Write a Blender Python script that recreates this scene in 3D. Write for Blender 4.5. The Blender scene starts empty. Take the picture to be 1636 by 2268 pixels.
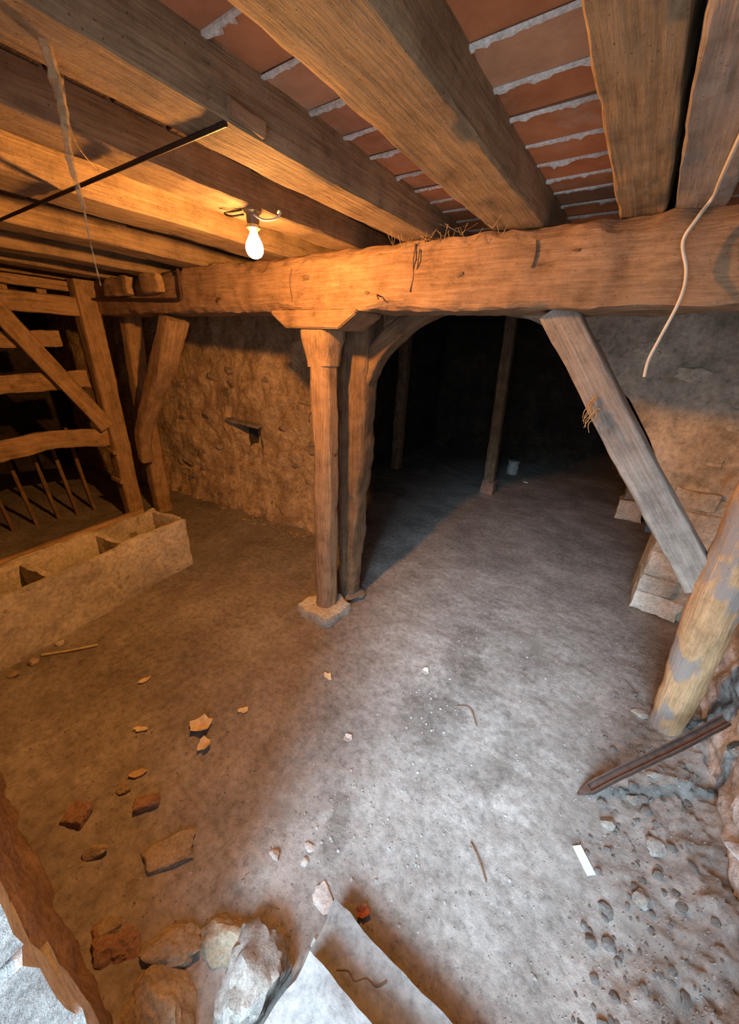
import bpy, bmesh, math, random
from mathutils import Vector, Matrix, noise as mn
random.seed(7)
SC = bpy.context.scene
COL = SC.collection

# ------------------------------------------------------------------ camera
H = 1.75
cam_d = bpy.data.cameras.new('camera'); cam = bpy.data.objects.new('camera', cam_d); COL.objects.link(cam)
rt = Vector((0.8114337, 0.5822267, 0.0508666)); dn = Vector((0.2717548, -0.2988153, -0.9147998)); fw = Vector((-0.5174212, 0.7561227, -0.4006917))
cam.matrix_world = Matrix(((rt.x, -dn.x, -fw.x, 0), (rt.y, -dn.y, -fw.y, 0), (rt.z, -dn.z, -fw.z, H), (0, 0, 0, 1)))
cam_d.sensor_fit = 'HORIZONTAL'; cam_d.sensor_width = 36; cam_d.lens = 812.85 / 1636 * 36
cam_d.clip_start = 0.02
SC.camera = cam
SC.cycles.max_bounces = 4; SC.cycles.diffuse_bounces = 3; SC.cycles.glossy_bounces = 2; SC.cycles.transmission_bounces = 2; SC.cycles.transparent_max_bounces = 6

# ------------------------------------------------------------------ world, daylight, exposure
SC.view_settings.view_transform = 'Standard'; SC.view_settings.look = 'None'
SC.view_settings.gamma = 1; SC.view_settings.use_curve_mapping = False
SC.view_settings.exposure = 0.42
W = bpy.data.worlds.new('sky'); SC.world = W; W.use_nodes = True
bg = W.node_tree.nodes['Background']; bg.inputs[0].default_value = (0.66, 0.82, 1.0, 1); bg.inputs[1].default_value = 4.0
DOOR = (-0.54, 0.66, 0.15, 2.16)          # x0, x1, sill z, lintel z
pl = bpy.data.lights.new('door_daylight_portal', 'AREA'); pl.shape = 'RECTANGLE'
pl.size = DOOR[1] - DOOR[0]; pl.size_y = DOOR[3] - DOOR[2]; pl.cycles.is_portal = True
po = bpy.data.objects.new('door_daylight_portal', pl); COL.objects.link(po)
po.location = ((DOOR[0] + DOOR[1]) / 2, -0.54, (DOOR[2] + DOOR[3]) / 2)
po.rotation_euler = (math.radians(90), 0, 0)   # -Z of the lamp looks along +Y, into the cellar
sl = bpy.data.lights.new('hazy_sun', 'SUN'); sl.energy = 14.5; sl.angle = math.radians(36); sl.color = (0.55, 0.79, 1.0)
so = bpy.data.objects.new('hazy_sun', sl); COL.objects.link(so); so.location = (1.5, -4, 4)
SUN_EL, SUN_AZ = math.radians(31), math.radians(8)            # light travels into the cellar, a little to the left
so.rotation_euler = Vector((-math.sin(SUN_AZ) * math.cos(SUN_EL), math.cos(SUN_AZ) * math.cos(SUN_EL), -math.sin(SUN_EL))).to_track_quat('-Z', 'Y').to_euler()
BULB = Vector((-1.25, 1.02, 2.07)); BULB_POWER = 2.6; BULB_COL = (1.0, 0.405, 0.092)

# ------------------------------------------------------------------ materials
def nt(name):
    m = bpy.data.materials.new(name); m.use_nodes = True
    t = m.node_tree; b = t.nodes['Principled BSDF']
    return m, t, b
def N(t, typ, **kw):
    n = t.nodes.new(typ)
    for k, v in kw.items():
        if k.startswith('i_'): n.inputs[k[2:].replace('_', ' ')].default_value = v
        else: setattr(n, k, v)
    return n
def L(t, a, b): t.links.new(a, b)
def ramp(t, fac, stops):
    r = N(t, 'ShaderNodeValToRGB'); e = r.color_ramp.elements
    while len(e) < len(stops): e.new(0.5)
    for el, (p, c) in zip(e, stops):
        el.position = p; el.color = (*c, 1) if len(c) == 3 else c
    L(t, fac, r.inputs[0]); return r.outputs[0]
def mix(t, fac, a, b, mode='MIX'):
    m = N(t, 'ShaderNodeMix', data_type='RGBA', blend_type=mode)
    for s, v in ((m.inputs[0], fac), (m.inputs[6], a), (m.inputs[7], b)):
        if isinstance(v, (int, float)): s.default_value = v
        elif isinstance(v, tuple): s.default_value = (*v, 1)
        else: L(t, v, s)
    return m.outputs[2]
def coords(t, scale=(1, 1, 1), rand=True):
    tc = N(t, 'ShaderNodeTexCoord'); mp = N(t, 'ShaderNodeMapping'); mp.inputs['Scale'].default_value = scale
    L(t, tc.outputs['Object'], mp.inputs[0])
    if rand:
        oi = N(t, 'ShaderNodeObjectInfo'); mu = N(t, 'ShaderNodeMath', operation='MULTIPLY'); mu.inputs[1].default_value = 37.0
        L(t, oi.outputs['Random'], mu.inputs[0]); L(t, mu.outputs[0], mp.inputs['Location'])
    return mp.outputs[0]
def noise_n(t, vec, scale, detail=6, rough=0.6, dist=0.0):
    n = N(t, 'ShaderNodeTexNoise'); n.inputs['Scale'].default_value = scale; n.inputs['Detail'].default_value = detail
    n.inputs['Roughness'].default_value = rough; n.inputs['Distortion'].default_value = dist
    L(t, vec, n.inputs['Vector']); return n.outputs[0]
def bump(t, b, hs, strength, dist):
    acc = None
    for h, w in hs:
        m = N(t, 'ShaderNodeMath', operation='MULTIPLY_ADD'); m.inputs[1].default_value = w; m.inputs[2].default_value = 0.0
        L(t, h, m.inputs[0])
        if acc: L(t, acc, m.inputs[2])
        acc = m.outputs[0]
    bp = N(t, 'ShaderNodeBump'); bp.inputs['Strength'].default_value = strength; bp.inputs['Distance'].default_value = dist
    L(t, acc, bp.inputs['Height']); L(t, bp.outputs[0], b.inputs['Normal'])
def wood(name, dark, mid, light, grey=None, rough=0.85, fresh=None):
    m, t, b = nt(name)
    g = coords(t, (1.6, 22, 22)); p = coords(t, (1, 1, 1))
    grain = noise_n(t, g, 2.0, 7, 0.7, 0.25)
    fine = noise_n(t, coords(t, (3, 60, 60)), 2.0, 4, 0.6)
    blot = noise_n(t, p, 9.0, 7, 0.72)
    c = ramp(t, grain, [(0.28, dark), (0.5, mid), (0.72, light)])
    c = mix(t, 0.55, c, ramp(t, blot, [(0.3, tuple(x * 0.45 for x in dark)), (0.52, mid), (0.75, light)]))
    c = mix(t, 0.35, c, ramp(t, fine, [(0.35, (0.25, 0.25, 0.25)), (0.6, (1, 1, 1))]), 'MULTIPLY')
    if grey:
        gm = ramp(t, noise_n(t, coords(t, (0.7, 1.6, 1.6)), 3.2, 7, 0.6), [(0.55, (0, 0, 0)), (0.59, (1, 1, 1))])
        c = mix(t, gm, c, grey)
    # worm holes and cracks
    vor = N(t, 'ShaderNodeTexVoronoi'); vor.inputs['Scale'].default_value = 55; L(t, p, vor.inputs['Vector'])
    hole = ramp(t, vor.outputs['Distance'], [(0.06, (0.25, 0.2, 0.15)), (0.12, (1, 1, 1))])
    c = mix(t, 0.8, c, hole, 'MULTIPLY')
    crack = ramp(t, noise_n(t, coords(t, (0.35, 16, 16)), 2.6, 4, 0.5, 0.3), [(0.485, (1, 1, 1)), (0.5, (0.12, 0.1, 0.08)), (0.515, (1, 1, 1))])
    c = mix(t, 0.16, c, crack, 'MULTIPLY')
    L(t, c, b.inputs['Base Color']); b.inputs['Roughness'].default_value = rough; b.inputs['Specular IOR Level'].default_value = 0.2
    bump(t, b, [(grain, 1.0), (fine, 0.35), (blot, 0.9)], 0.9, 0.010)
    return m
def rocky(name, stops, scale=6, spots=None, bumpd=0.012, pits=True, rough=0.95, extra=None, rand=True):
    m, t, b = nt(name); p = coords(t, rand=rand)
    n1 = noise_n(t, p, scale, 8, 0.7, 0.3); n2 = noise_n(t, p, scale * 7, 5, 0.75); n3 = noise_n(t, p, scale * 0.35, 5, 0.6)
    c = ramp(t, n1, stops)
    c = mix(t, 0.6, c, ramp(t, n2, [(0.3, (0.25, 0.23, 0.21)), (0.5, (0.9, 0.9, 0.9)), (0.7, (1.4, 1.38, 1.35))]), 'MULTIPLY')
    c = mix(t, 0.6, c, ramp(t, n3, [(0.35, (0.55, 0.52, 0.5)), (0.6, (1.1, 1.08, 1.05))]), 'MULTIPLY')
    if spots:
        for sc, lo, hi, col in spots:
            mk = ramp(t, noise_n(t, p, sc, 6, 0.65), [(lo, (0, 0, 0)), (hi, (1, 1, 1))]); c = mix(t, mk, c, col)
    if extra: c = extra(t, c)
    L(t, c, b.inputs['Base Color']); b.inputs['Roughness'].default_value = rough; b.inputs['Specular IOR Level'].default_value = 0.15
    hs = [(n1, 1.0), (n2, 0.6)]
    bump(t, b, hs, 0.9, bumpd)
    return m
def plain(name, col, rough=0.6, metal=0.0, var=0.25, sc=30):
    m, t, b = nt(name); p = coords(t)
    n = noise_n(t, p, sc, 6, 0.65)
    c = mix(t, var, tuple(col), ramp(t, n, [(0.35, tuple(x * 0.3 for x in col)), (0.65, tuple(min(1, x * 1.4) for x in col))]))
    L(t, c, b.inputs['Base Color']); b.inputs['Roughness'].default_value = rough; b.inputs['Metallic'].default_value = metal
    bump(t, b, [(n, 1.0)], 0.5, 0.002)
    return m

M_beam = wood('oak_beam', (0.17, 0.10, 0.055), (0.37, 0.235, 0.135), (0.54, 0.37, 0.24))
M_joist = wood('joist_oak', (0.138, 0.092, 0.052), (0.333, 0.236, 0.138), (0.494, 0.368, 0.230))
M_post = wood('post_oak', (0.207, 0.127, 0.069), (0.425, 0.276, 0.161), (0.575, 0.402, 0.253))
M_post2 = wood('old_post_wood', (0.09, 0.055, 0.03), (0.22, 0.14, 0.08), (0.38, 0.26, 0.15))
M_left = wood('stall_wood', (0.15, 0.092, 0.046), (0.42, 0.275, 0.145), (0.62, 0.43, 0.25))
M_grey = wood('greyed_wood', (0.20, 0.17, 0.14), (0.36, 0.31, 0.26), (0.50, 0.44, 0.38))
M_log = wood('peeled_log', (0.36, 0.22, 0.11), (0.56, 0.36, 0.19), (0.66, 0.45, 0.27), grey=(0.30, 0.26, 0.23))
M_endgrain = wood('pale_cut_wood', (0.22, 0.13, 0.07), (0.40, 0.25, 0.14), (0.52, 0.34, 0.20))

def stain(t, c, spots, col, amount=0.6):
    tc = N(t, 'ShaderNodeTexCoord')
    nz = N(t, 'ShaderNodeTexNoise'); nz.inputs['Scale'].default_value = 5; nz.inputs['Detail'].default_value = 8
    L(t, tc.outputs['Object'], nz.inputs['Vector'])
    for (x, y, rx, ry, rot) in spots:
        mp = N(t, 'ShaderNodeMapping', vector_type='TEXTURE'); mp.inputs['Location'].default_value = (x, y, 0)
        mp.inputs['Scale'].default_value = (rx, ry, 10); mp.inputs['Rotation'].default_value = (0, 0, rot)
        ad = N(t, 'ShaderNodeMix', data_type='VECTOR') if False else N(t, 'ShaderNodeVectorMath', operation='MULTIPLY_ADD')
        ad.inputs[1].default_value = (0.35, 0.35, 0); L(t, nz.outputs['Color'], ad.inputs[0]); L(t, tc.outputs['Object'], ad.inputs[2])
        su = N(t, 'ShaderNodeVectorMath', operation='SUBTRACT'); su.inputs[1].default_value = (0.175, 0.175, 0); L(t, ad.outputs[0], su.inputs[0])
        L(t, su.outputs[0], mp.inputs[0])
        ln = N(t, 'ShaderNodeVectorMath', operation='LENGTH'); L(t, mp.outputs[0], ln.inputs[0])
        mk = ramp(t, ln.outputs['Value'], [(0.6, (amount,) * 3), (1.0, (0, 0, 0))])
        c = mix(t, mk, c, col, 'MULTIPLY')
    return c
FL_STAIN = [(-0.47, 1.85, 0.14, 0.42, 0.15), (-0.47, 1.32, 0.20, 0.22, 0), (-0.54, 0.67, 0.06, 0.12, 0.6), (-0.1, 1.25, 0.15, 0.08, 0.5)]
M_dirt = rocky('packed_dirt', [(0.25, (0.148, 0.127, 0.111)), (0.48, (0.234, 0.209, 0.189)), (0.7, (0.303, 0.279, 0.258))], 4.0,
               spots=[(70, 0.66, 0.70, (0.42, 0.40, 0.375)), (40, 0.64, 0.69, (0.10, 0.08, 0.065)), (150, 0.64, 0.69, (0.09, 0.075, 0.06)), (3.0, 0.56, 0.72, (0.17, 0.145, 0.125))], bumpd=0.007, rand=False,
               extra=lambda t, c: stain(t, c, FL_STAIN, (0.5, 0.47, 0.45)))
M_wallback = rocky('earth_mortared_stone', [(0.25, (0.208, 0.130, 0.065)), (0.45, (0.468, 0.338, 0.195)), (0.65, (0.650, 0.507, 0.325)), (0.8, (0.754, 0.624, 0.442))], 5.5,
                   spots=[(12, 0.64, 0.70, (0.14, 0.09, 0.05)), (3, 0.62, 0.72, (0.30, 0.22, 0.14))], bumpd=0.02, rand=False)
M_archwall = rocky('stained_plaster', [(0.22, (0.200, 0.175, 0.138)), (0.42, (0.475, 0.425, 0.338)), (0.55, (0.650, 0.575, 0.463)), (0.7, (0.775, 0.725, 0.625))], 3.5,
                   spots=[(7, 0.64, 0.72, (0.12, 0.10, 0.08)), (4, 0.62, 0.70, (0.46, 0.30, 0.16)), (9, 0.66, 0.74, (0.66, 0.63, 0.58))], bumpd=0.016, rand=False)
M_wallright = rocky('rough_limed_stone', [(0.25, (0.22, 0.20, 0.18)), (0.45, (0.46, 0.43, 0.41)), (0.65, (0.62, 0.60, 0.58)), (0.8, (0.70, 0.69, 0.67))], 5.0,
                    spots=[(6, 0.63, 0.7, (0.16, 0.13, 0.10)), (5, 0.66, 0.74, (0.44, 0.30, 0.22))], bumpd=0.02, rand=False)
M_frontwall = rocky('reddish_rubble_wall', [(0.25, (0.11, 0.07, 0.05)), (0.5, (0.24, 0.155, 0.11)), (0.75, (0.34, 0.24, 0.175))], 6.0, bumpd=0.015, rand=False)
M_jamb = rocky('limestone_jamb', [(0.25, (0.30, 0.28, 0.26)), (0.5, (0.43, 0.41, 0.39)), (0.75, (0.52, 0.50, 0.48))], 6.0, bumpd=0.008, rand=False)
M_dark = rocky('shade_dark_rubble_wall', [(0.25, (0.02, 0.017, 0.014)), (0.5, (0.055, 0.045, 0.036)), (0.75, (0.10, 0.085, 0.068))], 5.0, bumpd=0.015, rand=False)  # near-black colour puts the deep shade of the unlit walls into the material
M_quoin = rocky('pale_quoin_stone', [(0.25, (0.36, 0.32, 0.26)), (0.5, (0.56, 0.52, 0.45)), (0.75, (0.70, 0.67, 0.61))], 7.0, spots=[(10, 0.64, 0.72, (0.30, 0.24, 0.18))], bumpd=0.008)
M_concrete = rocky('old_concrete', [(0.25, (0.345, 0.310, 0.253)), (0.5, (0.506, 0.460, 0.380)), (0.75, (0.621, 0.575, 0.483))], 5.0, spots=[(7, 0.62, 0.72, (0.196, 0.161, 0.115))], bumpd=0.006)
M_step = rocky('smooth_cement', [(0.25, (0.246, 0.246, 0.238)), (0.5, (0.303, 0.303, 0.295)), (0.75, (0.353, 0.353, 0.344))], 4.0, bumpd=0.003)
M_rubble = rocky('rubble_stone', [(0.25, (0.16, 0.135, 0.115)), (0.5, (0.27, 0.24, 0.21)), (0.75, (0.36, 0.325, 0.295))], 14.0, bumpd=0.006)
M_tanstone = rocky('tan_stone', [(0.25, (0.20, 0.155, 0.105)), (0.5, (0.34, 0.27, 0.19)), (0.75, (0.44, 0.36, 0.27))], 14.0, bumpd=0.006)
M_brickchunk = rocky('brick_fragment', [(0.25, (0.16, 0.09, 0.065)), (0.5, (0.28, 0.17, 0.12)), (0.75, (0.36, 0.25, 0.19))], 16.0, bumpd=0.005)
M_chip = rocky('plaster_chip', [(0.25, (0.36, 0.34, 0.31)), (0.5, (0.46, 0.44, 0.41)), (0.75, (0.56, 0.54, 0.51))], 20.0, bumpd=0.003)
M_pink = rocky('pinkish_render', [(0.25, (0.30, 0.25, 0.22)), (0.5, (0.41, 0.35, 0.31)), (0.75, (0.50, 0.44, 0.40))], 18.0, bumpd=0.004)
M_mortar = rocky('white_mortar', [(0.25, (0.638, 0.616, 0.572)), (0.5, (0.814, 0.792, 0.748)), (0.75, (0.850, 0.850, 0.847))], 18.0, bumpd=0.003)
def terracotta():
    m, t, b = nt('terracotta_tile'); p = coords(t)
    oi = N(t, 'ShaderNodeObjectInfo')
    base = ramp(t, oi.outputs['Random'], [(0.0, (0.54, 0.19, 0.075)), (0.4, (0.60, 0.25, 0.115)), (0.7, (0.46, 0.20, 0.11)), (1.0, (0.62, 0.32, 0.18))])
    n1 = noise_n(t, p, 9, 8, 0.65); n2 = noise_n(t, p, 60, 5, 0.6)
    c = mix(t, 0.6, base, ramp(t, n1, [(0.3, (0.45, 0.42, 0.4)), (0.6, (1.1, 1.1, 1.1))]), 'MULTIPLY')
    lime = ramp(t, noise_n(t, p, 6, 7, 0.7), [(0.56, (0, 0, 0)), (0.72, (0.45, 0.45, 0.45))])
    c = mix(t, lime, c, (0.52, 0.44, 0.36))
    L(t, c, b.inputs['Base Color']); b.inputs['Roughness'].default_value = 0.8; b.inputs['Specular IOR Level'].default_value = 0.25
    bump(t, b, [(n1, 1), (n2, 0.3)], 0.6, 0.003); return m
M_tile = terracotta()
M_darkboard = wood('dark_board', (0.022, 0.014, 0.011), (0.05, 0.032, 0.026), (0.085, 0.055, 0.042))  # much darker than the tiles, for the left-hand ceiling bays
M_rust = plain('rusted_iron', (0.085, 0.05, 0.038), 0.7, 0.5, 0.5, 40)
M_iron = plain('dark_iron', (0.05, 0.035, 0.025), 0.6, 0.6, 0.4, 40)
M_cable = plain('white_cable_sheath', (0.62, 0.58, 0.50), 0.5, 0, 0.2, 20)
M_bakelite = plain('brown_bakelite', (0.20, 0.13, 0.08), 0.4, 0, 0.2, 20)
M_brass = plain('brass_ring', (0.70, 0.55, 0.30), 0.35, 0.6, 0.2, 30)
M_paper = plain('white_card', (0.50, 0.52, 0.54), 0.5, 0, 0.08, 40)
M_leaf = plain('dry_leaf', (0.42, 0.28, 0.13), 0.8, 0, 0.4, 40)
M_paleleaf = plain('pale_dry_leaf', (0.60, 0.46, 0.28), 0.8, 0, 0.3, 40)
M_redleaf = plain('red_brown_leaf', (0.30, 0.085, 0.03), 0.8, 0, 0.4, 40)
M_straw = plain('straw', (0.50, 0.40, 0.22), 0.8, 0, 0.3, 40)
M_twig = plain('dark_twig', (0.13, 0.08, 0.05), 0.8, 0, 0.3, 40)
M_blue = plain('blue_plastic', (0.12, 0.22, 0.40), 0.5, 0, 0.2, 20)
M_crock = plain('grey_crock', (0.30, 0.29, 0.26), 0.5, 0, 0.3, 20)
def web():
    m, t, b = nt('dusty_cobweb'); b.inputs['Base Color'].default_value = (0.42, 0.32, 0.18, 1); b.inputs['Roughness'].default_value = 1
    n = noise_n(t, coords(t), 60, 4, 0.7); a = ramp(t, n, [(0.38, (0.1,) * 3), (0.6, (0.75,) * 3)]); L(t, a, b.inputs['Alpha']); return m
M_web = web()
def bulbmat():
    m = bpy.data.materials.new('glowing_bulb_glass'); m.use_nodes = True; t = m.node_tree; t.nodes.clear()
    o = N(t, 'ShaderNodeOutputMaterial'); e = N(t, 'ShaderNodeEmission'); tr = N(t, 'ShaderNodeBsdfTransparent'); a = N(t, 'ShaderNodeAddShader')
    e.inputs[0].default_value = (1.0, 0.74, 0.38, 1); e.inputs[1].default_value = 14
    L(t, e.outputs[0], a.inputs[0]); L(t, tr.outputs[0], a.inputs[1]); L(t, a.outputs[0], o.inputs[0]); return m
M_bulb = bulbmat()

# ------------------------------------------------------------------ helpers
def link(name, me, mat, parent=None, loc=None):
    o = bpy.data.objects.new(name, me); COL.objects.link(o)
    if mat and not me.materials: me.materials.append(mat)
    if loc is not None: o.location = loc
    if parent: o.parent = parent
    return o
def smooth(me, ang=None):
    me.polygons.foreach_set('use_smooth', [True] * len(me.polygons))
    if ang: me.set_sharp_from_angle(angle=math.radians(ang))
def tag(o, label=None, cat=None, group=None, kind=None):
    if label: o['label'] = label
    if cat: o['category'] = cat
    if group: o['group'] = group
    if kind: o['kind'] = kind
    return o
def empty(name, loc, label, cat, group=None):
    o = bpy.data.objects.new(name, None); COL.objects.link(o); o.location = loc; o.empty_display_size = 0.05
    return tag(o, label, cat, group)
def fr(v, sc, oc=4, seed=0.0):
    return mn.fractal(Vector((v[0] * sc + seed, v[1] * sc - seed * 0.7, v[2] * sc + seed * 1.3)), 0.9, 2.1, oc)
def rr_profile(w, h, ch):
    """24-point rectangle of half sizes w (Y) and h (Z); ch = four chamfers."""
    pts = []
    C = [(1, 1), (-1, 1), (-1, -1), (1, -1)]
    for i, (a, b) in enumerate(C):
        c = min(ch[i], 0.95 * min(w, h))
        if (a * b) > 0: p, q = (a * w, b * (h - c)), (a * (w - c), b * h)
        else: p, q = (a * (w - c), b * h), (a * w, b * (h - c))
        mid = ((p[0] + q[0]) / 2 + a * c * 0.12, (p[1] + q[1]) / 2 + b * c * 0.12)
        pts += [p, mid, q]
    out = []
    for i in range(12):
        p, q = pts[i], pts[(i + 1) % 12]
        out.append(p)
        if i % 3 == 2:
            for k in (1, 2, 3): out.append((p[0] + (q[0] - p[0]) * k / 4, p[1] + (q[1] - p[1]) * k / 4))
    return out
def timber(name, pts, w, h, mat, up=(0, 0, 1), ch=0.012, wan=0.6, wob=0.006, seed=None, parent=None, step=0.035, rnd=False, sharp=38, rough=0.002):
    """A hewn timber swept along pts (world); w = width across, h = height along up; each may be a list of (w,h) per point."""
    seed = random.random() * 50 if seed is None else seed
    pts = [Vector(p) for p in pts]
    ws = w if isinstance(w, (list, tuple)) else [w] * len(pts); hs = h if isinstance(h, (list, tuple)) else [h] * len(pts)
    X = (pts[-1] - pts[0]).normalized(); U = Vector(up); Y = U.cross(X).normalized(); Z = X.cross(Y)
    R = Matrix((X, Y, Z)).transposed(); Ri = R.transposed()
    lp = [Ri @ (p - pts[0]) for p in pts]
    # resample
    samp = []
    for i in range(len(lp) - 1):
        n = max(1, int((lp[i + 1] - lp[i]).length / step))
        for k in range(n): samp.append(i + k / n)
    samp.append(len(lp) - 1)
    def ev(a, s):
        i = min(int(s), len(a) - 2); f = s - i
        if len(a) == 2: return a[0] * (1 - f) + a[1] * f
        p0, p1, p2, p3 = a[max(i - 1, 0)], a[i], a[i + 1], a[min(i + 2, len(a) - 1)]
        return 0.5 * ((2 * p1) + (p2 - p0) * f + (2 * p0 - 5 * p1 + 4 * p2 - p3) * f * f + (3 * p1 - p0 - 3 * p2 + p3) * f ** 3)
    V = []; F = []; n = 24
    for si, s in enumerate(samp):
        c = ev(lp, s); d = ev(lp, min(s + 0.05, len(lp) - 1)) - ev(lp, max(s - 0.05, 0)); tx = d.normalized()
        tz = tx.cross(Vector((0, 1, 0))).normalized(); ty = tz.cross(tx)
        ww, hh = ev(ws, s) / 2, ev(hs, s) / 2
        if rnd: prof = [(math.cos(2 * math.pi * k / n) * ww, math.sin(2 * math.pi * k / n) * hh) for k in range(n)]
        else:
            chs = [max(0.002, (ch[q] if isinstance(ch, (list, tuple)) else ch) * (1 + wan * (1.8 * mn.noise(Vector((c.x * 3.1, q * 7.7, seed))) + 0.7 * mn.noise(Vector((c.x * 17, q * 7.7, seed)))))) for q in range(4)]
            prof = rr_profile(ww, hh, chs)
        ox = wob * mn.noise(Vector((c.x * 1.7, 3.3, seed))); oz = wob * mn.noise(Vector((c.x * 1.7, 9.1, seed)))
        for (a, b) in prof:
            v = c + ty * (a + ox) + tz * (-b if False else b + oz) * 1.0
            r = Vector((0, a, b)); rl = max(r.length, 1e-4)
            v = v + (ty * a + tz * b) / rl * (rough * 2.0 * mn.noise(Vector((v.x * 9, v.y * 22, v.z * 22 + seed))) + rough * mn.noise(Vector((v.x * 22, v.y * 60, v.z * 60 + seed))))
            V.append(v)
    m = len(samp)
    for i in range(m - 1):
        for k in range(n):
            F.append((i * n + k, i * n + (k + 1) % n, (i + 1) * n + (k + 1) % n, (i + 1) * n + k))
    F.append(tuple(range(n - 1, -1, -1))); F.append(tuple((m - 1) * n + k for k in range(n)))
    me = bpy.data.meshes.new(name); me.from_pydata(V, [], F); me.update()
    bm = bmesh.new(); bm.from_mesh(me); bmesh.ops.recalc_face_normals(bm, faces=bm.faces); bm.to_mesh(me); bm.free()
    smooth(me, sharp)
    o = link(name, me, mat)
    o.matrix_world = Matrix.Translation(pts[0]) @ R.to_4x4()
    if parent:
        o.parent = parent; bpy.context.view_layer.update() if False else None
        o.matrix_parent_inverse = Matrix.Translation(-parent.location)
    return o
def tube(name, pts, r, mat, sides=8, parent=None, sub=5, jit=0.0):
    pts = [Vector(p) for p in pts]; o0 = parent.location.copy() if parent else pts[0].copy()
    P = []
    if len(pts) == 2: P = [pts[0].lerp(pts[1], k / sub) for k in range(sub + 1)]
    else:
        for i in range(len(pts) - 1):
            p0, p1, p2, p3 = pts[max(i - 1, 0)], pts[i], pts[i + 1], pts[min(i + 2, len(pts) - 1)]
            for k in range(sub):
                f = k / sub
                P.append(0.5 * ((2 * p1) + (p2 - p0) * f + (2 * p0 - 5 * p1 + 4 * p2 - p3) * f * f + (3 * p1 - p0 - 3 * p2 + p3) * f ** 3))
        P.append(pts[-1])
    V = []; F = []; nrm = None
    for i, p in enumerate(P):
        t = (P[min(i + 1, len(P) - 1)] - P[max(i - 1, 0)]).normalized()
        if nrm is None: nrm = t.orthogonal().normalized()
        nrm = (nrm - t * nrm.dot(t)).normalized(); b = t.cross(nrm)
        rad = r[0] + (r[1] - r[0]) * i / (len(P) - 1) if isinstance(r, tuple) else r
        rad *= 1 + jit * mn.noise(Vector((i * 0.9, 1.1, len(pts))))
        for k in range(sides):
            a = 2 * math.pi * k / sides; V.append(p - o0 + nrm * math.cos(a) * rad + b * math.sin(a) * rad)
    for i in range(len(P) - 1):
        for k in range(sides): F.append((i * sides + k, i * sides + (k + 1) % sides, (i + 1) * sides + (k + 1) % sides, (i + 1) * sides + k))
    F.append(tuple(range(sides - 1, -1, -1))); F.append(tuple((len(P) - 1) * sides + k for k in range(sides)))
    me = bpy.data.meshes.new(name); me.from_pydata(V, [], F); me.update(); smooth(me, 50)
    return link(name, me, mat, parent, None if parent else o0)
def chunk_mesh(name, size, seed, planes=11, sub=2, rough=0.03, box=False):
    rnd = random.Random(seed); bm = bmesh.new(); bmesh.ops.create_icosphere(bm, subdivisions=sub, radius=1)
    PL = []
    if box:
        for ax in ((1, 0, 0), (-1, 0, 0), (0, 1, 0), (0, -1, 0), (0, 0, 1), (0, 0, -1)):
            v = Vector(ax) + Vector((rnd.uniform(-.13, .13), rnd.uniform(-.13, .13), rnd.uniform(-.13, .13))); PL.append((v.normalized(), rnd.uniform(.58, .66)))
        planes = 4
    for _ in range(planes):
        v = Vector((rnd.gauss(0, 1), rnd.gauss(0, 1), rnd.gauss(0, 1))).normalized(); PL.append((v, rnd.uniform(.82, .98) if box else rnd.uniform(.5, .85)))
    for v in bm.verts:
        d = v.co.normalized(); t = 1.05
        for n, k in PL:
            q = d.dot(n)
            if q > 1e-3: t = min(t, k / q)
        t *= 1 + rough * (mn.noise(d * 3.1 + Vector((seed, 0, 0))) + (0.5 * mn.noise(d * 9 + Vector((0, seed, 0))) if sub > 2 else 0))
        v.co = d * t
    mx = [max(abs(v.co[i]) for v in bm.verts) for i in range(3)]
    for v in bm.verts: v.co = Vector((v.co.x / mx[0] * size[0] / 2, v.co.y / mx[1] * size[1] / 2, v.co.z / mx[2] * size[2] / 2))
    me = bpy.data.meshes.new(name); bm.to_mesh(me); bm.free(); smooth(me, 30); return me
def chunk(name, loc, size, mat, seed, rot=0.0, parent=None, box=False, sub=2, rough=0.03, tilt=(0, 0)):
    o = link(name, chunk_mesh(name, size, seed, sub=sub, rough=rough, box=box), mat)
    o.rotation_euler = (tilt[0], tilt[1], rot); o.location = loc
    if parent: o.parent = parent
    return o
def surf(name, nu, nv, fn, mat, label=None, smooth_on=True, skip=None):
    V = []; F = []
    for j in range(nv + 1):
        for i in range(nu + 1): V.append(fn(i / nu, j / nv))
    for j in range(nv):
        for i in range(nu):
            if skip and skip((i + .5) / nu, (j + .5) / nv): continue
            a = j * (nu + 1) + i; F.append((a, a + 1, a + nu + 2, a + nu + 1))
    me = bpy.data.meshes.new(name); me.from_pydata(V, [], F); me.update()
    if smooth_on: smooth(me)
    return link(name, me, mat)
def struct(o): o['kind'] = 'structure'; return o
def bxmesh(name, x0, x1, y0, y1, z0, z1, bev=0.0, seg=1, o=(0, 0, 0)):
    bm = bmesh.new(); bmesh.ops.create_cube(bm, size=1)
    for v in bm.verts: v.co = Vector(((x0 + x1) / 2 + v.co.x * (x1 - x0) - o[0], (y0 + y1) / 2 + v.co.y * (y1 - y0) - o[1], (z0 + z1) / 2 + v.co.z * (z1 - z0) - o[2]))
    if bev: bmesh.ops.bevel(bm, geom=list(bm.edges), offset=bev, segments=seg, affect='EDGES')
    me = bpy.data.meshes.new(name); bm.to_mesh(me); bm.free(); return me
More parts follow.
